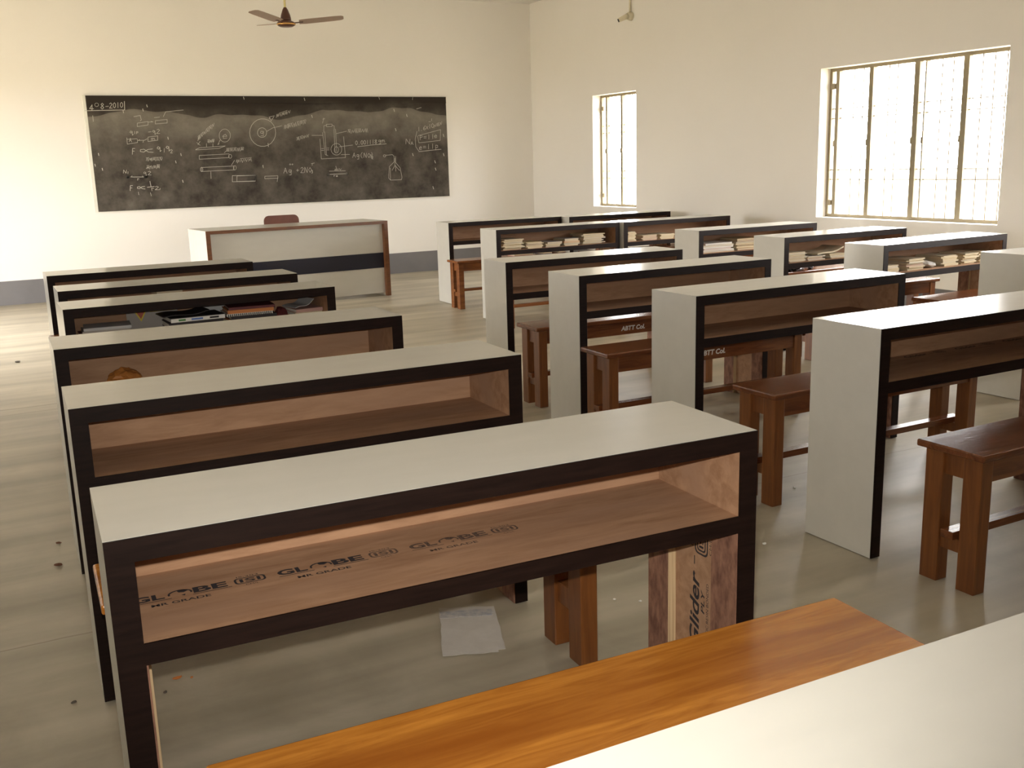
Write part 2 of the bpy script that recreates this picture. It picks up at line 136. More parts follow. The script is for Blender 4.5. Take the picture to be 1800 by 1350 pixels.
# cement joints: two straight joints running across the aisle
def add_joints():
    m = MAT['cement']; nt = m.node_tree; N = nt.nodes; K = nt.links; b = N['Principled BSDF']
    src = b.inputs['Base Color'].links[0].from_socket
    tc = N.new('ShaderNodeTexCoord'); sp = N.new('ShaderNodeSeparateXYZ'); K.new(tc.outputs['Object'], sp.inputs[0])
    nz = N.new('ShaderNodeTexNoise'); nz.inputs['Scale'].default_value = 2.0; nz.inputs['Detail'].default_value = 5; K.new(tc.outputs['Object'], nz.inputs['Vector'])
    prev = None
    for y0, w in ((6.30, 0.012), (6.14, 0.007), (2.98, 0.004)):
        a = N.new('ShaderNodeMath'); a.operation = 'ADD'; a.inputs[1].default_value = -y0 - 0.03; K.new(sp.outputs['Y'], a.inputs[0])
        wv = N.new('ShaderNodeMath'); wv.operation = 'MULTIPLY_ADD'; wv.inputs[1].default_value = 0.06; K.new(nz.outputs['Fac'], wv.inputs[0]); K.new(a.outputs[0], wv.inputs[2])
        ab = N.new('ShaderNodeMath'); ab.operation = 'ABSOLUTE'; K.new(wv.outputs[0], ab.inputs[0])
        lt = N.new('ShaderNodeMath'); lt.operation = 'LESS_THAN'; lt.inputs[1].default_value = w; K.new(ab.outputs[0], lt.inputs[0])
        if prev is None: prev = lt.outputs[0]
        else:
            ad = N.new('ShaderNodeMath'); ad.operation = 'MAXIMUM'; K.new(prev, ad.inputs[0]); K.new(lt.outputs[0], ad.inputs[1]); prev = ad.outputs[0]
    # long sweeping trowel streaks across the aisle
    mp = N.new('ShaderNodeMapping'); mp.inputs['Scale'].default_value = (0.5, 5.0, 1); K.new(tc.outputs['Object'], mp.inputs[0])
    ns = N.new('ShaderNodeTexNoise'); ns.inputs['Scale'].default_value = 1.0; ns.inputs['Detail'].default_value = 4; K.new(mp.outputs[0], ns.inputs['Vector'])
    rs = N.new('ShaderNodeValToRGB'); rs.color_ramp.elements[0].position = 0.35; rs.color_ramp.elements[0].color = (0.74, 0.73, 0.70, 1); rs.color_ramp.elements[1].position = 0.65; rs.color_ramp.elements[1].color = (1.12, 1.12, 1.12, 1)
    K.new(ns.outputs['Fac'], rs.inputs[0])
    mu = N.new('ShaderNodeMixRGB'); mu.blend_type = 'MULTIPLY'; mu.inputs[0].default_value = 1.0; K.new(src, mu.inputs[1]); K.new(rs.outputs[0], mu.inputs[2])
    mx = N.new('ShaderNodeMixRGB'); mx.inputs[2].default_value = (0.20, 0.165, 0.11, 1)
    mf = N.new('ShaderNodeMath'); mf.operation = 'MULTIPLY'; mf.inputs[1].default_value = 0.6; K.new(prev, mf.inputs[0])
    K.new(mf.outputs[0], mx.inputs[0]); K.new(mu.outputs[0], mx.inputs[1]); K.new(mx.outputs[0], b.inputs['Base Color'])
add_joints()

# ------------------------------------------------------------------ mesh helpers
FACES = ('-x', '+x', '-y', '+y', '-z', '+z')
class MB:
    def __init__(s): s.bm = bmesh.new(); s.mats = []
    def mi(s, name):
        if name not in s.mats: s.mats.append(name)
        return s.mats.index(name)
    def box(s, a, b, m, fm=None):
        (x0, y0, z0), (x1, y1, z1) = a, b
        v = [s.bm.verts.new(p) for p in ((x0,y0,z0),(x1,y0,z0),(x1,y1,z0),(x0,y1,z0),(x0,y0,z1),(x1,y0,z1),(x1,y1,z1),(x0,y1,z1))]
        for n, q in zip(FACES, ((0,4,7,3),(1,2,6,5),(0,1,5,4),(3,7,6,2),(0,3,2,1),(4,5,6,7))):
            f = s.bm.faces.new([v[i] for i in q]); f.material_index = s.mi((fm or {}).get(n, m))
        return v
    def poly(s, pts, m):
        f = s.bm.faces.new([s.bm.verts.new(p) for p in pts]); f.material_index = s.mi(m); return f
    def prism(s, pts, vec, m):
        vec = Vector(vec); a = [s.bm.verts.new(p) for p in pts]; b = [s.bm.verts.new(Vector(p) + vec) for p in pts]
        k = s.mi(m); n = len(pts)
        for f in [list(reversed(a)), b] + [[a[i], a[(i+1) % n], b[(i+1) % n], b[i]] for i in range(n)]:
            s.bm.faces.new(f).material_index = k
    def lathe(s, prof, m, seg=32, c=(0, 0, 0)):
        k = s.mi(m); rings = []
        for r, z in prof:
            rings.append([s.bm.verts.new((c[0]+r*math.cos(2*math.pi*i/seg), c[1]+r*math.sin(2*math.pi*i/seg), c[2]+z)) for i in range(seg)])
        for a, b in zip(rings, rings[1:]):
            for i in range(seg):
                f = s.bm.faces.new((a[i], a[(i+1) % seg], b[(i+1) % seg], b[i])); f.material_index = k; f.smooth = True
        for rg, fl in ((rings[0], True), (rings[-1], False)):
            f = s.bm.faces.new(list(reversed(rg)) if fl else rg); f.material_index = k
    def tube(s, p0, p1, r, m, seg=10, r1=None):
        p0, p1 = Vector(p0), Vector(p1); d = (p1-p0).normalized(); q = d.to_track_quat('Z', 'Y'); k = s.mi(m); r1 = r if r1 is None else r1
        A = [s.bm.verts.new(p0 + q @ Vector((r*math.cos(2*math.pi*i/seg), r*math.sin(2*math.pi*i/seg), 0))) for i in range(seg)]
        B = [s.bm.verts.new(p1 + q @ Vector((r1*math.cos(2*math.pi*i/seg), r1*math.sin(2*math.pi*i/seg), 0))) for i in range(seg)]
        for i in range(seg):
            f = s.bm.faces.new((A[i], A[(i+1) % seg], B[(i+1) % seg], B[i])); f.material_index = k; f.smooth = True
        s.bm.faces.new(list(reversed(A))).material_index = k; s.bm.faces.new(B).material_index = k
    def ribbon(s, pts, w, m):           # flat stroke in the local x-z plane
        k = s.mi(m)
        for (x0, z0), (x1, z1) in zip(pts, pts[1:]):
            d = Vector((x1-x0, z1-z0)); L = d.length
            if L < 1e-5: continue
            d /= L; n = Vector((-d.y, d.x))*w/2; e = d*w*0.35
            q = [(x0-e.x+n.x, z0-e.y+n.y), (x0-e.x-n.x, z0-e.y-n.y), (x1+e.x-n.x, z1+e.y-n.y), (x1+e.x+n.x, z1+e.y+n.y)]
            s.bm.faces.new([s.bm.verts.new((a, 0, b)) for a, b in q]).material_index = k
    def add_mesh(s, me, mtx, m):
        k = s.mi(m); vs = [s.bm.verts.new(mtx @ v.co) for v in me.vertices]
        for p in me.polygons:
            try: s.bm.faces.new([vs[i] for i in p.vertices]).material_index = k
            except ValueError: pass
    def bevel(s, w, seg=2, edges=None):
        bmesh.ops.bevel(s.bm, geom=edges or s.bm.edges[:], offset=w, segments=seg, affect='EDGES', profile=0.5, clamp_overlap=True)
        return s
    def build(s, name, parent=None, loc=None):
        me = bpy.data.meshes.new(name); bmesh.ops.recalc_face_normals(s.bm, faces=s.bm.faces[:]) if getattr(s, 'fix', True) else None
        s.bm.to_mesh(me); s.bm.free()
        for n in s.mats: me.materials.append(MAT[n])
        o = bpy.data.objects.new(name, me); COL.objects.link(o)
        if parent: o.parent = parent
        if loc: o.location = loc
        return o
def one(name, a, b, m, parent=None, fm=None, bev=0.0):
    mb = MB(); mb.box(a, b, m, fm)
    if bev: mb.bevel(bev)
    return mb.build(name, parent)
def tag(o, label, cat, group=None):
    o['label'] = label; o['category'] = cat
    if group: o['group'] = group
    return o
def struct(o): o['kind'] = 'structure'; return o
def empty(name, loc=(0, 0, 0), rz=0.0):
    o = bpy.data.objects.new(name, None); o.empty_display_size = 0.1; COL.objects.link(o); o.location = loc; o.rotation_euler = (0, 0, rz); return o
def copy_tree(o, parent=None):
    c = o.copy(); COL.objects.link(c)
    if parent: c.parent = parent
    for ch in list(o.children): copy_tree(ch, c)
    return c
def font_mesh(txt, bold=0.0, shear=0.0):
    cu = bpy.data.curves.new('lettering', 'FONT'); cu.body = txt; cu.size = 1.0; cu.offset = bold; cu.shear = shear; cu.resolution_u = 3
    o = bpy.data.objects.new('lettering', cu); COL.objects.link(o)
    dg = bpy.context.evaluated_depsgraph_get(); dg.update()
    me = bpy.data.meshes.new_from_object(o.evaluated_get(dg)); bpy.data.objects.remove(o); bpy.data.curves.remove(cu)
    return me
def put_text(mb, txt, x, y, w, h, m, bold=0.0, shear=0.0, z=0.0):      # lettering fitted into a box of the local x-y plane
    me = font_mesh(txt, bold, shear); xs = [v.co.x for v in me.vertices]; ys = [v.co.y for v in me.vertices]
    sx = w/(max(xs)-min(xs)); sy = h/(max(ys)-min(ys))
    mb.add_mesh(me, Matrix.Translation((x-min(xs)*sx, y-min(ys)*sy, z)) @ Matrix.Diagonal((sx, sy, 1, 1)), m); bpy.data.meshes.remove(me)
def ring(mb, pts_o, pts_i, m):
    n = len(pts_o)
    for i in range(n): mb.poly([pts_o[i], pts_o[(i+1) % n], pts_i[(i+1) % n], pts_i[i]], m)
def rrect(x0, y0, x1, y1, r, seg=4):
    P = []
    for cx, cy, a in ((x1-r, y1-r, 0), (x0+r, y1-r, 90), (x0+r, y0+r, 180), (x1-r, y0+r, 270)):
        for i in range(seg+1):
            t = R(a + 90*i/seg); P.append((cx+r*math.cos(t), cy+r*math.sin(t), 0))
    return P
def isi_mark(mb, x, y, w, h, m):        # rounded frame with ISI in it, a line of small print above and a scrawl below
    ring(mb, rrect(x, y, x+w, y+h, h*0.3), rrect(x+w*.07, y+h*.1, x+w*.93, y+h*.9, h*0.24), m)
    put_text(mb, 'ISI', x+w*.17, y+h*.2, w*.66, h*.6, m, bold=0.02)
    put_text(mb, 'IS:303', x+w*.12, y+h*1.1, w*.7, h*.22, m)
    put_text(mb, 'CM/L', x+w*.3, y-h*.36, w*.42, h*.22, m)

# ------------------------------------------------------------------ the setting
def wall_run(name, axis, c0, c1, u0, u1, z1, holes, m='wall_paint'):
    # axis 'x': wall plane normal along x, runs along y; axis 'y': the other way round. holes = (u0, u1, z0, z1)
    mb = MB(); cuts = sorted({u0, u1, *[h[0] for h in holes], *[h[1] for h in holes]})
    for a, b in zip(cuts, cuts[1:]):
        hs = [h for h in holes if h[0] <= a + 1e-6 and h[1] >= b - 1e-6]
        spans = [(0, z1)] if not hs else [(0, hs[0][2]), (hs[0][3], z1)]
        for p, q in spans:
            if q - p < 1e-4: continue
            if axis == 'x': mb.box((c0, a, p), (c1, b, q), m)
            else: mb.box((a, c0, p), (b, c1, q), m)
    return struct(mb.build(name))
W1 = (9.303, 10.165, 0.761, 2.014); W2 = (4.816, 6.598, 0.751, 1.993); W3 = (2.3, 4.1, 0.751, 1.993)
LD = (8.3, 10.1, 0.0, 2.2)
T = 0.2
struct(one('floor', (XL-T, YF-T, -0.12), (XR+T, YB+T, 0), 'cement'))
struct(one('ceiling', (XL-T, YF-T, ZC), (XR+T, YB+T, ZC+0.15), 'ceiling_paint'))
wall_run('wall_back', 'y', YB, YB+T, XL-T, XR+T, ZC, [])
wall_run('wall_right', 'x', XR, XR+T, YF, YB, ZC, [W1, W2, W3])
wall_run('wall_left', 'x', XL-T, XL, YF, YB, ZC, [LD])
wall_run('wall_rear', 'y', YF-T, YF, XL-T, XR+T, ZC, [])
struct(one('baseboard_back', (XL, YB-0.004, 0), (XR, YB, 0.247), 'dado_paint'))
struct(one('baseboard_right', (XR-0.004, YF, 0), (XR, YB-0.004, 0.247), 'dado_paint'))
mb = MB()
for a, b in ((YF, LD[0]), (LD[1], YB-0.004)): mb.box((XL, a, 0), (XL+0.004, b, 0.247), 'dado_paint')
struct(mb.build('baseboard_left'))
struct(one('ground', (-60, -60, -0.35), (70, 70, -0.25), 'outdoor_soil'))

def steel_window(name, axis, c, h, mull, rods_v, label=None):
    # steel window with fixed grill: outer frame, mullions and thin rods; plane at c, hole h = (u0, u1, z0, z1)
    u0, u1, z0, z1 = h; root = empty(name, (c, u0, z0) if axis == 'x' else (u0, c, z0)); struct(root)
    if axis == 'y': root.rotation_euler = (0, 0, -math.pi/2)
    # local frame: y runs along the wall, x through it (for axis 'y' the rotation maps local y to world x)
    W, H = u1-u0, z1-z0; f = MB(); t = 0.026
    for a, b in (((-.015, 0, 0), (.015, t, H)), ((-.015, W-t, 0), (.015, W, H)), ((-.015, t, 0), (.015, W-t, t)), ((-.015, t, H-t), (.015, W-t, H))): f.box(a, b, 'window_steel')
    struct(f.build('window_frame', root))
    for u, w in mull:
        m = MB(); m.box((-.02, u-w/2, t), (.02, u+w/2, H-t), 'window_steel')
        m.box((-.028, u-w/2-.006, H*.48), (-.02, u+w/2+.004, H*.48+.05), 'window_steel'); struct(m.build('mullion', root))
    g = MB()
    for z in (0.262, 0.333, 0.66, 0.735) if False else (0.32, 0.40, 0.83, 0.91): g.tube((.004, t, z), (.004, W-t, z), .0042, 'window_steel', 6)
    for u in rods_v: g.tube((-.004, u, t), (-.004, u, H-t), .0042, 'window_steel', 6)
    struct(g.build('grill', root))
    hg = MB()
    for z in (0.10, H-0.17): hg.box((-.03, W-t-.045, z), (-.012, W-t, z+.045), 'window_steel')
    struct(hg.build('hinge', root))
    return root
def evenly(W, n): return [W*i/n for i in range(1, n)]
steel_window('window_1', 'x', XR+0.125, W1, [(0.43, 0.035), (0.735, 0.03)], [0.12, 0.24, 0.56, 0.66])
steel_window('window_2', 'x', XR+0.125, W2, [(0.429, 0.048), (0.872, 0.048), (0.789, 0.012), (1.327, 0.042), (1.69, 0.036)], [0.1, 0.2, 0.3, 0.55, 0.65, 1.07, 1.155, 1.42, 1.52])
steel_window('window_3', 'x', XR+0.125, W3, [(0.45, 0.045), (0.9, 0.045), (1.35, 0.045)], evenly(1.8, 16))
# open doorway in the left wall beside the blackboard end
d = MB()
for a, b in (((XL-.16, LD[0], 0), (XL-.04, LD[0]+.06, 2.2)), ((XL-.16, LD[1]-.06, 0), (XL-.04, LD[1], 2.2)), ((XL-.16, LD[0]+.06, 2.14), (XL-.04, LD[1]-.06, 2.2))): d.box(a, b, 'desk_trim_wood')
struct(d.build('door_1'))

# daylight portals: they only tell the renderer where the sky comes in
def portal(axis, c, h, sgn):
    l = bpy.data.lights.new('sky_portal', 'AREA'); l.shape = 'RECTANGLE'; l.size = h[1]-h[0]; l.size_y = h[3]-h[2]; l.cycles.is_portal = True
    o = bpy.data.objects.new('sky_portal', l); COL.objects.link(o); u, z = (h[0]+h[1])/2, (h[2]+h[3])/2
    o.location = (c, u, z) if axis == 'x' else (u, c, z)
    d = Vector((sgn, 0, 0)) if axis == 'x' else Vector((0, sgn, 0))
    o.rotation_euler = d.to_track_quat('-Z', 'Y').to_euler()
    if axis == 'x': pass
for h in (W1, W2, W3): portal('x', XR+T+.01, h, -1)
for h in (LD,): portal('x', XL-T-.01, h, 1)

# ------------------------------------------------------------------ blackboard with its chalk drawings
bb = empty('blackboard', (1.244, YB, 0.906)); tag(bb, 'long black chalkboard full of chalk sketches on the far wall', 'blackboard')
BW, BH = 4.099, 1.184
bs = one('board_surface', (0.02, -0.022, 0.0), (BW, 0, BH), 'blackboard', bb)
e = MB(); e.box((-0.012, -0.020, -0.006), (0.02, 0, BH+0.006), 'plaster_edge'); e.box((0.02, -0.018, -0.008), (BW+.008, 0, 0), 'plaster_edge'); e.box((BW, -.018, 0), (BW+.008, 0, BH+.006), 'plaster_edge')
e.build('plaster_margin', bb)
mb = MB(); mb.box((0.02, -0.028, BH-0.075), (BW, -0.022, BH), 'blackboard'); mb.build('top_rail', bb)
ch = MB(); ch.fix = False
for s in json.loads(CHALK):
    w = s[0]; P = [(s[i]/1000, s[i+1]/1000) for i in range(1, len(s), 2)]; ch.ribbon(P, 0.0040*w, 'chalk')
co = ch.build('chalk_writing', bb); co.location = (0, -0.0292, 0); co['label'] = 'white chalk formulas and diagrams'

# ------------------------------------------------------------------ ceiling fan
fan = empty('ceiling_fan', (3.085, 10.4, 2.70)); tag(fan, 'brown three-bladed ceiling fan hanging above the blackboard', 'fan')
mb = MB(); mb.tube((0, 0, 0.15), (0, 0, ZC-2.70-.06), .011, 'rod_cream', 12); mb.build('down_rod', fan)
mb = MB(); mb.lathe([(.02, .515-.07), (.055, .515-.06), (.062, .515-.001)], 'fan_brown'); mb.build('ceiling_canopy', fan)
mb = MB(); mb.lathe([(.052, .035), (.052, .06), (.046, .09), (.028, .14), (.016, .16), (.013, .165)], 'fan_brown'); mb.build('motor_cap', fan)
mb = MB(); mb.lathe([(.03, -.022), (.062, -.020), (.084, -.008), (.092, .006), (.088, .02), (.06, .034), (.05, .036)], 'fan_brown'); mo = mb.build('motor_housing', fan)
mb = MB(); mb.lathe([(.086, -.006), (.094, .000), (.094, .008), (.088, .012)], 'brass'); mb.build('brass_trim', mo)
for k in range(3):
    mb = MB(); P = []
    for x, w in ((.13, .055), (.2, .064), (.48, .062), (.55, .056), (.572, .035)): P.append((x, w))
    prev = None; km = mb.mi('fan_blade')
    top = [[(x, -w, 0), (x, w, 0)] for x, w in P]
    for (a, b) in zip(top, top[1:]): pass
    outline = [(x, -w, 0) for x, w in P] + [(x, w, 0) for x, w in reversed(P)]
    mb.prism(outline, (0, 0, .004), 'fan_blade')
    bl = mb.build('blade', fan); bl.rotation_euler = (Matrix.Rotation(R(-28.3+120*k+9), 3, 'Z') @ Matrix.Rotation(R(-5), 3, 'Y') @ Matrix.Rotation(R((-12, -9, 6)[k]), 3, 'X')).to_euler(); bl.location = (0, 0, .012)
    mb = MB(); mb.box((.07, -.012, -.004), (.17, .012, 0.0), 'fan_brown'); mb.build('blade_arm', bl)

# conduit with an angled lamp holder on the window wall
lh = empty('lamp_holder', (XR, 9.38, 2.745)); tag(lh, 'cream angled lamp holder on a thin conduit high on the window wall', 'lamp holder')
mb = MB(); mb.tube((-.02, 0, .06), (-.02, 0, ZC-2.745-.002), .011, 'pvc_cream', 10); mb.build('conduit', lh)
mb = MB(); mb.tube((-.001, 0, .035), (-.05, 0, .035), .045, 'pvc_cream', 20, .038); mb.build('mounting_base', lh)
mb = MB(); mb.tube((-.045, 0, .04), (-.13, .05, -.005), .028, 'pvc_cream', 16, .022); so = mb.build('socket', lh)
mb = MB(); mb.tube((-.13, .05, -.005), (-.138, .0547, -.0093), .018, 'black_plastic', 16); mb.build('socket_mouth', so)

# ------------------------------------------------------------------ teacher's desk and chair
td = empty('teacher_desk', (1.930, 9.520, 0), R(4.0)); tag(td, "teacher's white desk with brown edging and a dark navy stripe below the blackboard", 'desk')
L_, D_, H_ = 1.83, 0.60, 0.756
one('top', (0, .004, H_-.03), (L_, D_, H_), 'laminate', td)
for x in (0, L_-.04): one('side_panel', (x, .004, 0), (x+.04, D_, H_-.03), 'laminate', td)
fp = one('front_panel', (.04, .05, .03), (L_-.04, .065, H_-.03), 'laminate', td)
one('stripe', (.04, .046, .285), (L_-.04, .05, .437), 'navy', td)['label'] = 'dark navy stripe'
mb = MB(); mb.box((0, 0, H_-.03), (L_, .004, H_), 'desk_trim_wood'); mb.box((0, 0, 0), (.04, .004, H_-.03), 'desk_trim_wood'); mb.box((L_-.04, 0, 0), (L_, .004, H_-.03), 'desk_trim_wood')
mb.box((L_-.042, .004, 0), (L_-.04, .048, H_-.03), 'desk_trim_wood'); mb.box((.04, .004, 0), (.042, .048, H_-.03), 'desk_trim_wood')
mb.build('edge_banding', td)['label'] = 'brown wooden edging'

tc_ = empty('teacher_chair', (2.93, 10.55, 0), R(4)); tag(tc_, "brown chair behind the teacher's desk, only the round-cornered top of its back showing", 'chair')
one('seat', (-.21, -.42, .42), (.21, -.02, .45), 'chair_back', tc_, bev=.008)
mb = MB(); mb.prism([(x, 0, z) for x, z, _ in rrect(-.188, .50, .188, .822, .055, 5)], (0, .02, 0), 'chair_back'); mb.build('backrest', tc_)
for x in (-.17, .17):
    mb = MB(); mb.box((x-.015, .02, 0), (x+.015, .05, .72), 'black_plastic'); mb.build('back_leg', tc_)
    mb = MB(); mb.box((x-.015, -.40, 0), (x+.015, -.37, .42), 'black_plastic'); mb.build('front_leg', tc_)
    mb = MB(); mb.box((x-.012, -.37, .39), (x+.012, .02, .415), 'black_plastic'); mb.build('seat_rail', tc_)

# ------------------------------------------------------------------ student desks
DL, DD, DH = 1.178, 0.295, 0.76
def make_desk():
    r = empty('student_desk'); t = .04; B = .004
    P = {'-z': 'plywood'}
    one('top', (0, B, .7225), (DL, DD, DH), 'laminate', r, {'-z': 'plywood'})
    for x, inner in ((0, '+x'), (DL-t, '-x')): one('side_panel', (x, B, .003), (x+t, DD, .7225), 'laminate', r, {inner: 'plywood', '-z': 'banding'})
    one('shelf', (t, B, .552), (DL-t, DD-.012, .585), 'plywood', r)
    one('back_panel', (t, DD-.012, .552), (DL-t, DD, .7225), 'laminate', r, {'-y': 'plywood'})
    f = MB(); f.box((0, 0, .7215), (DL, B, DH-.0006), 'banding')
    for x in (0, DL-t): f.box((x, 0, .003), (x+t, B, .7215), 'banding')
    f.box((t, 0, .550), (DL-t, B, .5855), 'banding'); f.build('edge_banding', r)['label'] = 'dark brown edge banding'
    for x0, x1 in ((t, t+.02), (DL-t-.02, DL-t)):
        one('support_strip', (x0, .215, .003), (x1, DD-.002, .552), 'plywood_mottled', r, {'-y': 'plywood_edge'})
        xa, xb = (t, t+.003) if x0 == t else (DL-t-.003, DL-t)
        one('leg_lining', (xa, B, .003), (xb, .085, .552), 'plywood_mottled', r)
    return r
DESKS = {   # x, y of the near left corner, turn, length, depth, label
 'L7': (0.13, 0.425, -1.7, 1.215, .297, 'white desk top cut off by the bottom right corner of the view, nearest of all'),
 'L6': (0.121, 1.546, -2.64, 1.225, .303, 'white-topped desk, largest in view, with black stamped print on its plywood shelf'),
 'L5': (0.159, 2.527, -1.86, 1.195, .294, 'white-topped desk with empty plain shelf, right behind the desk with stamped shelf'),
 'L4': (0.197, 3.450, -1.25, 1.173, .291, 'white-topped desk in the left column with only an orange wrapper on its shelf'),
 'L3': (0.309, 4.478, 0.20, 1.159, .295, 'white-topped desk in the left column crammed with books, folders and magazines'),
 'L2': (0.347, 5.204, -0.43, 1.157, .294, 'white-topped desk in the left column, second nearest the blackboard, one pale book inside'),
 'L1': (0.359, 6.064, 0.01, 1.130, .295, "white-topped desk in the left column nearest the teacher's desk"),
 'M6': (2.459, 2.178, 0.02, 1.178, .294, 'white desk at right edge with glaring top, whole left side panel showing to the floor'),
 'M5': (2.502, 3.141, -0.03, 1.175, .298, 'white desk in middle column, second from front, partly hidden bench letters behind its left post'),
 'M4': (2.535, 4.063, -0.60, 1.184, .297, 'white desk in middle column, third from front, full white bench lettering visible beneath it'),
 'M3': (2.583, 4.898, -2.35, 1.172, .291, 'white desk in middle column with empty shelf, just in front of the notebook-filled one'),
 'M2': (3.801, 7.357, -0.52, 1.200, .297, 'white desk in second row from blackboard, left of pair, shelf full of notebook piles'),
 'M1': (3.959, 8.623, -1.40, 1.207, .296, 'white desk in row nearest blackboard, left of pair, empty shelf, bench showing at its end'),
 'R1': (5.175, 8.461, -1.68, 1.189, .295, 'white desk in row nearest blackboard, right of the pair, below the small window'),
 'R2': (5.024, 7.311, -0.01, 1.177, .295, 'white desk in second row from blackboard, right of the pair, with three small piles'),
 'R3': (4.775, 5.972, -0.10, 1.172, .295, 'white desk in the window column holding thick white books beside a brown stack'),
 'R4': (4.737, 5.037, 0.78, 1.162, .295, 'white desk with a curled magazine on its piles, black bag seen through its knee space'),
 'R5': (4.708, 4.186, 2.20, 1.158, .294, 'white desk in glare under the large window with a shelf full of loose papers'),
 'R6': (4.745, 3.275, 0.5, 1.170, .295, 'white desk end cut off by the right edge of the view, behind the glaring desk'),
}
proto = make_desk(); D = {}
for i, (k, (x, y, th, l, dp, lab)) in enumerate(DESKS.items()):
    o = proto if i == 0 else copy_tree(proto)
    o.location = (x, y, 0); o.rotation_euler = (0, 0, R(th)); o.scale = (l/DL, dp/DD, 1)
    tag(o, lab, 'desk', 'white student desks'); D[k] = o
def child(o, stem_): return [c for c in o.children if c.name.split('.')[0] == stem_]
# printed stamps on the plywood of two desks
def globe_stamp(mb, x, y, s, m):
    put_text(mb, 'GL', x, y, .052*s, .024*s, m, bold=.035)
    put_text(mb, 'BE', x+.098*s, y, .056*s, .024*s, m, bold=.035)
    cx, cy = x+.077*s, y+.010*s
    arc = lambda rx, ry, a0, a1, n=10: [(cx+rx*math.cos(R(a0+(a1-a0)*i/n)), cy+ry*math.sin(R(a0+(a1-a0)*i/n)), 0) for i in range(n+1)]
    o_, i_ = arc(.020*s, .016*s, -15, 195), arc(.0165*s, .0125*s, -15, 195)
    for a in range(10): mb.poly([o_[a], o_[a+1], i_[a+1], i_[a]], m)
    mb.poly([(cx-.004*s, cy+.012*s, 0), (cx-.002*s, cy+.005*s, 0), (cx+.006*s, cy+.002*s, 0), (cx+.013*s, cy+.007*s, 0), (cx+.010*s, cy+.0125*s, 0), (cx+.003*s, cy+.0145*s, 0)], m)
    mb.poly([(cx+.001*s, cy-.008*s, 0), (cx+.006*s, cy-.013*s, 0), (cx+.008*s, cy-.006*s, 0)], m)
    for a, b in ((0, .062), (.096, .160)): mb.poly([(x+a*s, y-.0055*s, 0), (x+b*s, y-.0055*s, 0), (x+b*s, y-.0035*s, 0), (x+a*s, y-.0035*s, 0)], m)
    put_text(mb, 'MR GRADE', x+.028*s, y-.027*s, .094*s, .010*s, m, bold=.02)
mb = MB(); mb.fix = False
for k, x in enumerate((.0375, .277, .520)):
    mm = 'ink' if k == 1 else 'ink_faded'
    if k == 0: mm = 'ink'
    globe_stamp(mb, x, .160, 1.0, mm); isi_mark(mb, x+.166, .158, .053, .026, mm if k < 1 else 'ink_faded')
st = mb.build('stamped_lettering', child(D['L6'], 'shelf')[0]); st.location = (0, 0, .5853); st['label'] = 'black GLOBE stamps'.replace('GLOBE ', 'printed ')
mb = MB(); mb.fix = False       # upright print on the right leg: text runs upward, letters lean to the far side
put_text(mb, 'Glider', .235, .128, .18, .034, 'ink', bold=.02, shear=.25); put_text(mb, 'PLY', .325, .110, .055, .012, 'ink', bold=.02, shear=.2)
put_text(mb, 'SYNTHETIC RESIN BONDED', .235, .096, .165, .008, 'ink'); put_text(mb, '-', .43, .145, .02, .003, 'ink')
x, y, w, h = .458, .1, .066, .046
ring(mb, rrect(x, y, x+w, y+h, .012), rrect(x+.004, y+.004, x+w-.004, y+h-.004, .010), 'ink'); ring(mb, rrect(x+.008, y+.008, x+w-.008, y+h-.008, .008), rrect(x+.0115, y+.0115, x+w-.0115, y+h-.0115, .006), 'ink')
put_text(mb, 'ISI', x+.016, y+.0155, w-.032, h-.031, 'ink', bold=.015); put_text(mb, 'IS:303', x+.012, y+h+.004, .042, .008, 'ink'); put_text(mb, 'CM/L-', x+.010, y-.012, .042, .007, 'ink')
sp_ = [c for c in child(D['L6'], 'side_panel')][1]
st = mb.build('stamped_lettering', sp_)
st.matrix_local = Matrix(((0, 0, -1, DL-.0404), (0, 1, 0, 0), (1, 0, 0, 0), (0, 0, 0, 1)))
mb = MB(); mb.fix = False
for k in range(4):
    x = .40+k*.265 - .0
    put_text(mb, 'Glider', x, .238, .112, .026, 'ink_dull', bold=.02, shear=.2); put_text(mb, '-', x+.128, .250, .02, .003, 'ink_dull'); isi_mark(mb, x+.156, .238, .05, .026, 'ink_dull')
st = mb.build('stamped_lettering', child(D['M6'], 'shelf')[0]); st.location = (0, 0, .5853)

# ------------------------------------------------------------------ benches
BL, BWD = 1.20, .235
def make_bench(wood, leg, high=False):
    r = empty('school_bench'); w = BWD
    one('seat', (0, 0, .418), (BL, w, .440), wood, r, bev=.005)
    for x in (.022, BL-.022-.05):
        for y in (.02, w-.02-.062): one('leg', (x, y, 0), (x+.05, y+.062, .418), leg, r, bev=.0025)
        one('end_apron', (x+.012, .082, .345), (x+.038, w-.082, .418), leg, r)
        one('end_rail', (x+.010, .082, .130 if high else .112), (x+.040, w-.082, .188 if high else .153), leg, r)
    for y in (.026, w-.026-.022): one('apron', (.072, y, .345), (BL-.072, y+.022, .418), wood, r)
    if not high: one('stretcher', (.012, w/2-.022, .153), (BL-.012, w/2+.022, .178), wood, r, bev=.002)
    return r
pb = {'h': make_bench('teak_orange', 'teak_leg', True), 'o': make_bench('teak_mid', 'teak_mid'), 'r': make_bench('teak_red', 'teak_leg')}
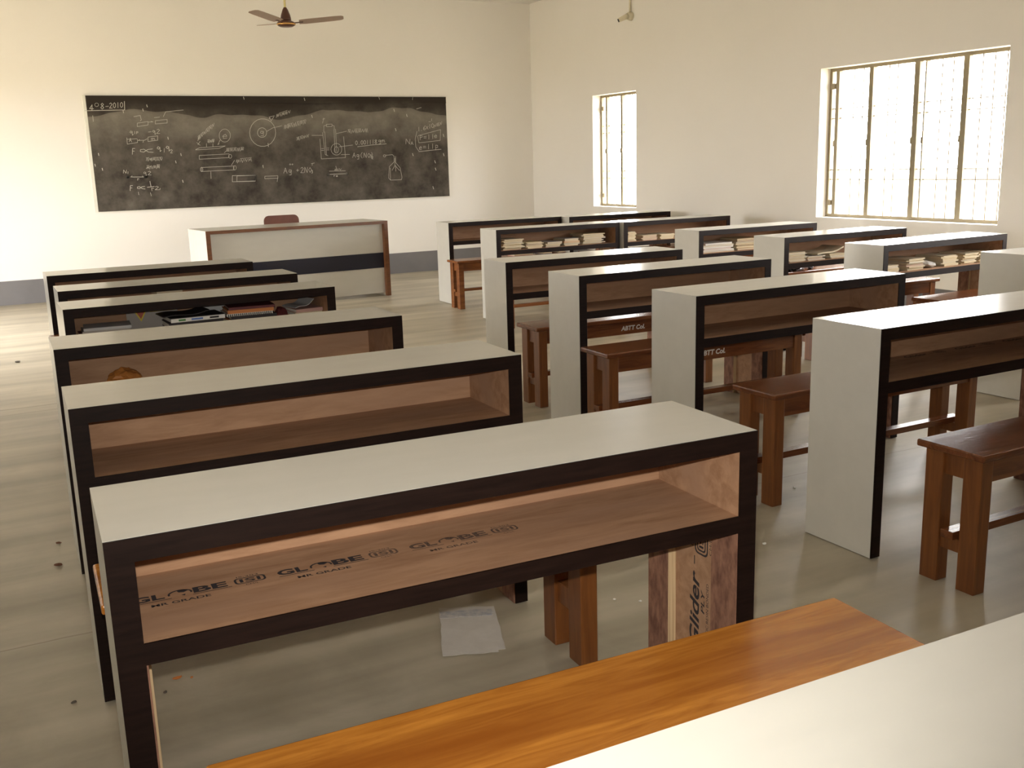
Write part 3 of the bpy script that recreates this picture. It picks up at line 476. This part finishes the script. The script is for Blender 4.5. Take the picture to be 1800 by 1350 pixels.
BENCH = {  # x, y of near left corner, turn, kind, x scale, y scale, label
 'L6': (.200, 1.155, -2.74, 'h', 1.01, 1.06, 'bright orange varnished bench across the bottom of the view'),
 'L5': (.146, 2.085, -2.5, 'h', 1.0, 1.08, 'brown bench seen under the stamped desk, its left end poking out past the desk side'),
 'L4': (.270, 3.065, -1.2, 'r', .95, 1, 'brown bench in the left column, tucked in front of the desk with the orange wrapper'),
 'L3': (.380, 4.095, 0.2, 'r', .93, 1, 'brown bench in the left column, in front of the desk crammed with books'),
 'L2': (.400, 4.835, -.4, 'r', .93, 1, 'brown bench in the left column, between the crammed desk and the one behind it'),
 'L1': (.330, 5.800, 0, 'o', .95, 1, "brown bench nearest the teacher's desk, left tip poking out of the left column"),
 'M6': (2.4718, 1.8018, 0, 'r', 1, 1, 'dark glossy bench cut off by the right edge, nearest on the right'),
 'M5': (2.5209, 2.7092, 0, 'r', .97, 1, 'brown bench between the two nearest desks of the middle column'),
 'M4': (2.4703, 3.7290, -.6, 'r', 1, 1, 'brown bench with partly hidden white letters, seen under the second middle desk'),
 'M3': (2.5808, 4.5646, -1.0, 'r', 1, 1, 'brown bench with white painted lettering and shiny seat, seen under the third middle desk'),
 'M2': (3.690, 6.985, -.5, 'o', .98, 1, 'orange-brown bench in front of the notebook-filled desk, its legs seen under the empty middle desk'),
 'M1': (3.8466, 8.2259, -1.4, 'o', 1, 1, 'orange-brown bench farthest away, end showing beside the row nearest the blackboard'),
 'R1': (5.170, 8.085, -1.6, 'r', .97, 1, 'dark bench below the small window, in front of the farthest right desk'),
 'R2': (5.030, 6.935, 0, 'r', .97, 1, 'dark bench in front of the right desk of the second row'),
 'R3': (4.800, 5.600, 0, 'r', .97, 1, 'bench with a black glossy bag lying on it, in the window column'),
 'R4': (4.640, 4.665, .8, 'r', .985, 1, 'bench in the window column whose right end shows under the desk with loose papers'),
 'R5': (4.935, 3.925, 2.0, 'r', .90, 1, 'bench with a pale worn seat in front of the desk with loose papers'),
 'R6': (4.800, 2.905, .5, 'r', .95, 1, 'bench in front of the desk cut off by the right edge'),
}
BN = {}
used = set()
for k, (x, y, th, kind, sx, sy, lab) in BENCH.items():
    o = copy_tree(pb[kind]) if kind in used else pb[kind]
    used.add(kind)
    o.location = (x, y, 0); o.rotation_euler = (0, 0, R(th)); o.scale = (sx, sy, 1); tag(o, lab, 'bench', 'wooden school benches'); BN[k] = o
def bench_text(k, x0, w):
    ap = child(BN[k], 'apron')[0]; mb = MB(); mb.fix = False
    put_text(mb, 'ABTT Col.', x0, .366, w, .026, 'paint_white', bold=.035, shear=.15)
    o = mb.build('painted_lettering', ap); o.matrix_local = Matrix(((1, 0, 0, 0), (0, 0, -1, .0255), (0, 1, 0, 0), (0, 0, 0, 1))); o['label'] = 'white painted letters'
bench_text('M3', 3.125-2.581, .158); bench_text('M4', 3.004-2.470, .158)

# ------------------------------------------------------------------ books, notebooks and papers
def book(w, d, t, cover, pages='pages', name='notebook', parts=False):
    if not parts:
        mb = MB(); mb.box((-w/2, -d/2, 0), (w/2, d/2, t*.2), cover); mb.box((-w/2+.002, -d/2+.002, t*.2), (w/2-.002, d/2-.002, t*.8), pages); mb.box((-w/2, -d/2, t*.8), (w/2, d/2, t), cover)
        return mb.build(name)
    r = empty(name); c = min(.0025, t*.15)
    mb = MB(); mb.box((-w/2, -d/2, 0), (w/2, d/2, c), cover); mb.box((-w/2, -d/2, t-c), (w/2, d/2, t), cover); mb.box((-w/2, -d/2, c), (w/2, -d/2+c, t-c), parts if isinstance(parts, str) else cover); mb.build('cover', r)
    one('page_block', (-w/2+.003, -d/2+c, c), (w/2-.003, d/2-.003, t-c), pages, r)
    return r
def place(o, dk, lx, ly, z, rz=0.0):
    p = D[dk]; q = Matrix.Rotation(p.rotation_euler.z, 3, 'Z') @ Vector((lx, ly, 0)); o.location = (p.location.x+q.x, p.location.y+q.y, z)
    o.rotation_euler = (o.rotation_euler.x, o.rotation_euler.y, p.rotation_euler.z + rz); return o
ORD = ['bottom', 'second', 'third', 'fourth', 'fifth', 'sixth', 'seventh', 'eighth', 'ninth', 'tenth', 'eleventh']
SHELF = .5855
CN = {'card_cream': 'cream', 'card_straw': 'straw-coloured', 'card_grey': 'grey', 'card_white': 'white', 'card_pink': 'pinkish', 'card_orange': 'orange-red', 'card_brown': 'brown', 'card_red': 'red', 'card_yellow': 'yellow', 'card_palegrey': 'pale grey', 'card_maroon': 'maroon', 'card_blue': 'blue'}
def pile(dk, x0, x1, zt, n, covers, where, desk, group, jitter=.008, pages='pages', depth=.20, front=.055, cat='notebook'):
    w = x1-x0-.010; tot = zt-SHELF; z = SHELF; n = n + n//2
    ts = [random.uniform(.75, 1.3) for _ in range(n)]; s = sum(ts)
    for i in range(n):
        t = ts[i]*tot/s; cv = covers[i % len(covers)]; ww = w*random.uniform(.80, 1.0) if n > 1 else w
        o = book(ww, depth, t-.0004, cv, pages)
        rz = R(random.uniform(-2.5, 2.5)) if w < .34 else R(random.uniform(-1, 1))
        place(o, dk, (x0+x1)/2 + random.uniform(-jitter, jitter), front+depth/2 + random.uniform(-jitter*.6, jitter), z, rz); z += t
        pos = 'top' if i == n-1 and n > 1 else ORD[i] + ('' if i == 0 else ' from bottom')
        tag(o, f'{CN[cv]} notebook, {pos} of {where} {desk}', cat, group)
W_, C_, S_, G_, P_, O_, B_ = 'card_white', 'card_cream', 'card_straw', 'card_grey', 'card_pink', 'card_orange', 'card_brown'
g = 'notebooks in the left desk of the second row'; dn = 'in second-row left desk'
pile('M2', .075, .290, .672, 7, [C_, S_, C_, C_, S_, C_, G_], 'leftmost pile', dn, g, .014)
pile('M2', .292, .476, .638, 4, [C_, S_, C_, B_], 'second pile', dn, g)
pile('M2', .480, .660, .628, 3, [G_, S_, C_], 'third pile', dn, g)
pile('M2', .664, .838, .646, 4, [C_, G_, S_, O_], 'fourth pile', dn, g)
pile('M2', .850, 1.090, .674, 6, [S_, G_, S_, G_, S_, G_], 'rightmost pile', dn, g, .012)
g = 'notebooks in the right desk of the second row'; dn = 'in second-row right desk'
pile('R2', .060, .173, .670, 6, [C_, S_, C_, C_, S_, C_], 'leftmost pile', dn, g)
pile('R2', .222, .410, .630, 4, [P_, C_, P_, S_], 'middle pile', dn, g)
pile('R2', .416, .600, .630, 4, [C_, C_, S_, C_], 'rightmost pile', dn, g)
g = 'books in the desk with white books'; dn = 'in the white-book desk'
pile('R3', .067, .392, .655, 4, [S_, W_, P_, W_], 'wide white pile', dn, g, .004, 'pages_white')
pile('R3', .397, .640, .674, 5, [B_, S_, B_, S_, G_], 'brown pile', dn, g, .005)
g = 'notebooks under the curled magazine'; dn = 'in desk with curled magazine'
pile('R4', .080, .261, .650, 6, [C_, W_, C_, S_, W_, C_], 'leftmost pile', dn, g, .012)
pile('R4', .264, .440, .614, 3, [W_, P_, C_], 'middle pile', dn, g, .01)
pile('R4', .458, .640, .618, 3, [C_, W_, C_], 'rightmost pile', dn, g, .01)
g = 'papers in the desk under the large window'; dn = 'in the desk below large window'
pile('R5', .070, .218, .628, 4, [W_, C_, S_, C_], 'leftmost pile', dn, g, .012)
pile('R5', .274, .447, .655, 7, [C_, S_, C_, P_, C_, C_, W_], 'second pile', dn, g, .012)
pile('R5', .600, .766, .650, 6, [S_, C_, C_, W_, C_, C_], 'third pile', dn, g, .012)
pile('R5', .800, .960, .652, 5, [S_, C_, G_, S_, C_], 'fourth pile', dn, g, .012)
pile('R5', .972, 1.090, .655, 6, [C_, S_, C_, C_, S_, C_], 'rightmost pile', dn, g, .01)

def curled(w, d, t, m, lift, name, crease=None):     # a floppy booklet whose right end lifts up
    mb = MB(); n = 12; k = mb.mi(m); rows = []
    for i in range(n+1):
        u = i/n; z = lift*(u**2.2) + .004*math.sin(u*7)
        rows.append([mb.bm.verts.new((-w/2+w*u, y, z+zz)) for y, zz in ((-d/2, 0), (d/2, 0), (d/2, t), (-d/2, t))])
    for a, b in zip(rows, rows[1:]):
        for j in range(4):
            f = mb.bm.faces.new((a[j], a[(j+1) % 4], b[(j+1) % 4], b[j])); f.material_index = k
    mb.bm.faces.new(rows[0]).material_index = k; mb.bm.faces.new(list(reversed(rows[-1]))).material_index = k
    return mb.build(name)
o = curled(.26, .19, .010, 'card_cream', .032, 'magazine'); place(o, 'R4', .475, .15, .6195, R(3)); tag(o, 'curled cream magazine lying on the piles in the desk before the black bag', 'magazine')

def crumple(name, sx, sy, sz, m, seed, sub=3, rough=.35):
    rng = random.Random(seed); bm = bmesh.new(); bmesh.ops.create_icosphere(bm, subdivisions=sub, radius=1.0)
    pl = [(Vector((rng.uniform(-1, 1), rng.uniform(-1, 1), rng.uniform(-1, 1))).normalized(), rng.uniform(.55, .95)) for _ in range(22)]
    for v in bm.verts:
        n_ = v.co.normalized(); r_ = 1.0
        for dvec, c in pl:
            dp = n_.dot(dvec)
            if dp > .2: r_ = min(r_, c/dp)
        v.co = n_*r_*(1+rng.uniform(-rough, rough)*.25); v.co = Vector((v.co.x*sx/2, v.co.y*sy/2, (v.co.z+.8)*sz/1.75))
        v.co.z = max(v.co.z, 0)
    mb = MB(); mb.bm.free(); mb.bm = bm; mb.mi(m); return mb.build(name)
o = crumple('crumpled_paper', .15, .10, .042, 'paper_sheet', 5); MAT['paper_sheet']; place(o, 'R5', .535, .10, SHELF); tag(o, 'crumpled pale paper between the piles in the glaring desk under the large window', 'paper')
o = crumple('wrapper', .14, .09, .07, 'wrapper', 9); place(o, 'L4', .21, .18, SHELF); tag(o, 'orange-brown crumpled wrapper alone on the shelf of a left-column desk', 'wrapper')
bag = empty('plastic_bag', (5.44, 5.70, .4405), R(-4)); tag(bag, 'glossy black and white plastic bag lying on a bench by the window', 'bag')
b_ = crumple('bag_body', .27, .17, .065, 'bag_film', 12, 4, .5); b_.parent = bag
h_ = crumple('bag_handle', .06, .05, .03, 'black_plastic', 15, 3, .4); h_.parent = bag; h_.location = (.165, -.02, 0)

# the crammed desk of the left column
def put(o, lx, ly, z, rz, label, cat, dk='L3', tilt=(0, 0)):
    o.rotation_euler = (tilt[0], tilt[1], 0); place(o, dk, lx, ly, z, rz); return tag(o, label, cat, 'books in the crammed desk')
z0 = SHELF
for i, (cv, t, dx, nm) in enumerate((('card_dark', .018, 0, 'black'), ('card_grey', .019, .01, 'grey'), ('card_maroon', .016, -.008, 'maroon'), ('card_grey', .014, .004, 'ash grey'), ('card_palegrey', .012, .012, 'pale grey'))):
    put(book(.19, .15, t-.0005, cv, 'pages', 'book', True), .165+dx, .135, z0, R(3-2*i), f'{nm} book, {ORD[i]} of the leftmost pile in the crammed desk', 'book'); z0 += t
o = curled(.14, .17, .004, 'card_white', .02, 'loose_sheets'); put(o, .335, .10, SHELF+.001, R(-12), 'white loose sheets leaning out beside the leftmost pile in the crammed desk', 'papers')
# upright grey folder with a red and yellow triangle, leaning on the back panel
fo = empty('folder'); one('cover', (-.11, 0, 0), (.11, .006, .118), 'card_grey', fo)
mb = MB(); mb.prism([(-.075, -.0008, .105), (-.05, -.0008, .06), (-.025, -.0008, .105)], (0, -.0006, 0), 'card_yellow'); mb.prism([(-.067, -.0016, .102), (-.05, -.0016, .072), (-.033, -.0016, .102)], (0, -.0006, 0), 'card_red'); mb.box((-.010, -.0012, .100), (.105, -.0004, .106), 'card_yellow'); mb.build('printed_triangle', fo)['label'] = 'red and yellow triangle print'
put(fo, .385, .248, SHELF+.0012, R(0), 'grey folder with a red and yellow triangle standing in the crammed desk', 'folder', tilt=(R(-6), 0))
z0 = SHELF
for i, (cv, sp2, t, nm) in enumerate((('card_palegrey', 'card_palegrey', .020, 'pale grey'), ('card_brown', 'card_brown', .022, 'brown'), ('card_dark', 'card_dark', .026, 'black'), ('card_dark', 'card_white', .022, 'black white-spined'))):
    b2 = book(.235, .165, t-.0005, cv, 'pages_white', 'book', sp2)
    if i == 3:
        ck = child(b2, 'cover')[0]; mb = MB()
        for a, b, m in ((-.085, -.055, 'card_green'), (-.03, .02, 'card_skyblue'), (.05, .09, 'card_dark')): mb.box((a, -.0834, .007), (b, -.0826, .015), m)
        mb.build('spine_print', ck)
    put(b2, .535+.006*(i % 2), .135, z0, R(-3+2*i), f'{nm} book, {ORD[i]} of the middle pile in the crammed desk', 'book'); z0 += t
zz_mid = z0
o = curled(.20, .15, .004, 'card_dark', .012, 'magazine'); put(o, .50, .165, zz_mid+.001, R(4), 'black glossy magazine lying on the middle pile in the crammed desk', 'magazine')
pp = MB(); pp.box((-.065, 0, 0), (.065, .0015, .125), 'card_palegrey'); put(pp.build('paper_sheet'), .668, .25, SHELF, R(2), 'bluish white sheet standing at the back of the crammed desk', 'paper', tilt=(R(-10), 0))
z0 = SHELF
for i, (cv, t, nm) in enumerate((('card_brown', .030, 'brown'), ('card_orange', .026, 'rust-coloured'), ('card_dark', .016, 'black'), ('card_white', .012, 'white'), ('card_orange', .016, 'orange-brown'), ('card_maroon', .012, 'maroon'))):
    b2 = book(.205, .17, t-.0005, cv, 'pages', 'spiral_notebook' if i == 3 else 'book', True)
    if i == 3:
        mb = MB()
        for k in range(22): mb.tube((-.095+k*.009, -.086, -.001), (-.095+k*.009, -.086, .0105), .0022, 'card_dark', 6)
        mb.build('spiral_binding', b2)
    put(b2, .785+.008*((i*37) % 3-1), .14, z0, R(2-1.5*i), f'{nm} {"spiral notebook" if i == 3 else "book"}, {ORD[i]} of the third pile in the crammed desk', 'notebook' if i == 3 else 'book'); z0 += t
o = crumple('pencil_case', .07, .12, .09, 'card_maroon', 21, 3, .2); put(o, .935, .15, SHELF, 0, 'dark maroon pouch right of the orange books in the crammed desk', 'pouch')
z0 = SHELF
for i, (cv, t, nm) in enumerate((('card_white', .022, 'white'), ('card_brown', .020, 'brown'), ('card_cream', .018, 'cream'), ('card_pink', .016, 'pinkish'))):
    put(book(.13, .17, t-.0005, cv, 'pages_white', 'book', True), 1.045, .15, z0, R(-4+3*i), f'{nm} book, {ORD[i]} of the rightmost pile in the crammed desk', 'book'); z0 += t
o = curled(.10, .13, .003, 'card_palegrey', .03, 'loose_sheets'); put(o, 1.03, .17, z0+.001, R(12), 'pale loose sheets curling on the rightmost pile in the crammed desk', 'papers')
z0 = SHELF
for i, t in enumerate((.035, .03, .03, .035)):
    o = book(.125, .17, t-.0005, 'card_cream' if i == 3 else 'card_brown', 'pages', 'book', True); place(o, 'L2', .513, .14, z0, R(i-1)); z0 += t
    tag(o, f'{"cream book on top" if i == 3 else ORD[i] + " brown book"} of the single pile in the desk behind the crammed one', 'book', 'books in the desk behind the crammed one')

# books lying on the farthest bench
for i, (x, w, cv, t, nm) in enumerate(((.70, .20, 'card_pink', .03, 'pinkish'), (.95, .10, 'card_blue', .025, 'blue'), (1.10, .08, 'card_maroon', .03, 'maroon'))):
    o = book(w, .15, t, cv, 'pages'); p = BN['M1']; q = Matrix.Rotation(p.rotation_euler.z, 3, 'Z') @ Vector((x, .12, 0)); o.location = (p.location.x+q.x, p.location.y+q.y, .4405); o.rotation_euler = (0, 0, R(-1.4+3*i))
    tag(o, f'{nm} book lying on the farthest bench behind the notebook-filled desk', 'book', 'books on the farthest bench')

# ------------------------------------------------------------------ paper and scraps on the floor
sh = empty('paper_sheet', (1.12, 2.40, .0005)); tag(sh, 'folded grey-white sheet with faint blue print on the floor under the stamped desk', 'paper')
def sheet(name, pts, z, m, jag=0):
    mb = MB(); n = len(pts); P = []
    rng = random.Random(4)
    for i in range(n):
        a, b = Vector(pts[i]), Vector(pts[(i+1) % n])
        for k in range(8):
            q = a.lerp(b, k/8); j = jag if k else 0
            P.append((q.x-1.12+rng.uniform(-j, j), q.y-2.40+rng.uniform(-j, j), z))
    mb.prism(P, (0, 0, .0012), m); return mb.build(name, sh)
sheet('lower_leaf', [(0.990, 2.306), (1.153, 2.255), (1.250, 2.512), (1.105, 2.575)], 0, 'paper_sheet', .002)
sheet('upper_leaf', [(0.988, 2.304), (1.127, 2.246), (1.243, 2.508), (1.102, 2.584)], .0022, 'paper_sheet', .003)
sheet('blue_print', [(1.075, 2.515), (1.215, 2.455), (1.232, 2.492), (1.095, 2.555)], .0036, 'blue_print', .004)
SCR = [(.34, 2.56, .034, .014, 'scrap_orange', 'orange peel scrap on the floor under the left end of the stamped desk'),
       (.375, 2.545, .010, .008, 'scrap_orange', 'tiny orange crumb beside the orange peel scrap'),
       (.30, 2.50, .020, .012, 'scrap_dark', 'dark fluff on the floor just below the orange peel scrap'),
       (.27, 2.56, .010, .008, 'scrap_dark', 'tiny dark crumb left of the orange peel scrap'),
       (.155, 3.81, .026, .018, 'scrap_brown', 'brown scrap in the left aisle, farther of the two brown ones'),
       (.135, 3.58, .034, .024, 'scrap_brown', 'brown scrap in the left aisle, larger and nearer of the two'),
       (2.26, 2.46, .022, .018, 'scrap_white', 'white paper bit on the floor left of the glaring front desk'),
       (2.77, 2.85, .016, .014, 'scrap_white', 'tiny white bit under the nearest middle bench'),
       (1.58, 2.36, .014, .012, 'scrap_white', 'tiny white crumb under the stamped desk, right of the bench legs'),
       (1.64, 2.31, .014, .010, 'scrap_white', 'second tiny white crumb under the stamped desk, nearer its printed leg'),
       (.09, 2.57, .020, .012, 'scrap_dark', 'dark scrap in the left aisle beside the bench end'),
       (.21, 7.92, .05, .03, 'scrap_dark', 'dark speck in the left aisle far back near the first left desk')]
for i, (x, y, a, b, m, lab) in enumerate(SCR):
    o = crumple('floor_scrap', a, b, .35*b+.002, m, 40+i, 2); o.location = (x, y, .0003); o.rotation_euler = (0, 0, R(37*i)); tag(o, lab, 'litter', 'litter on the floor')
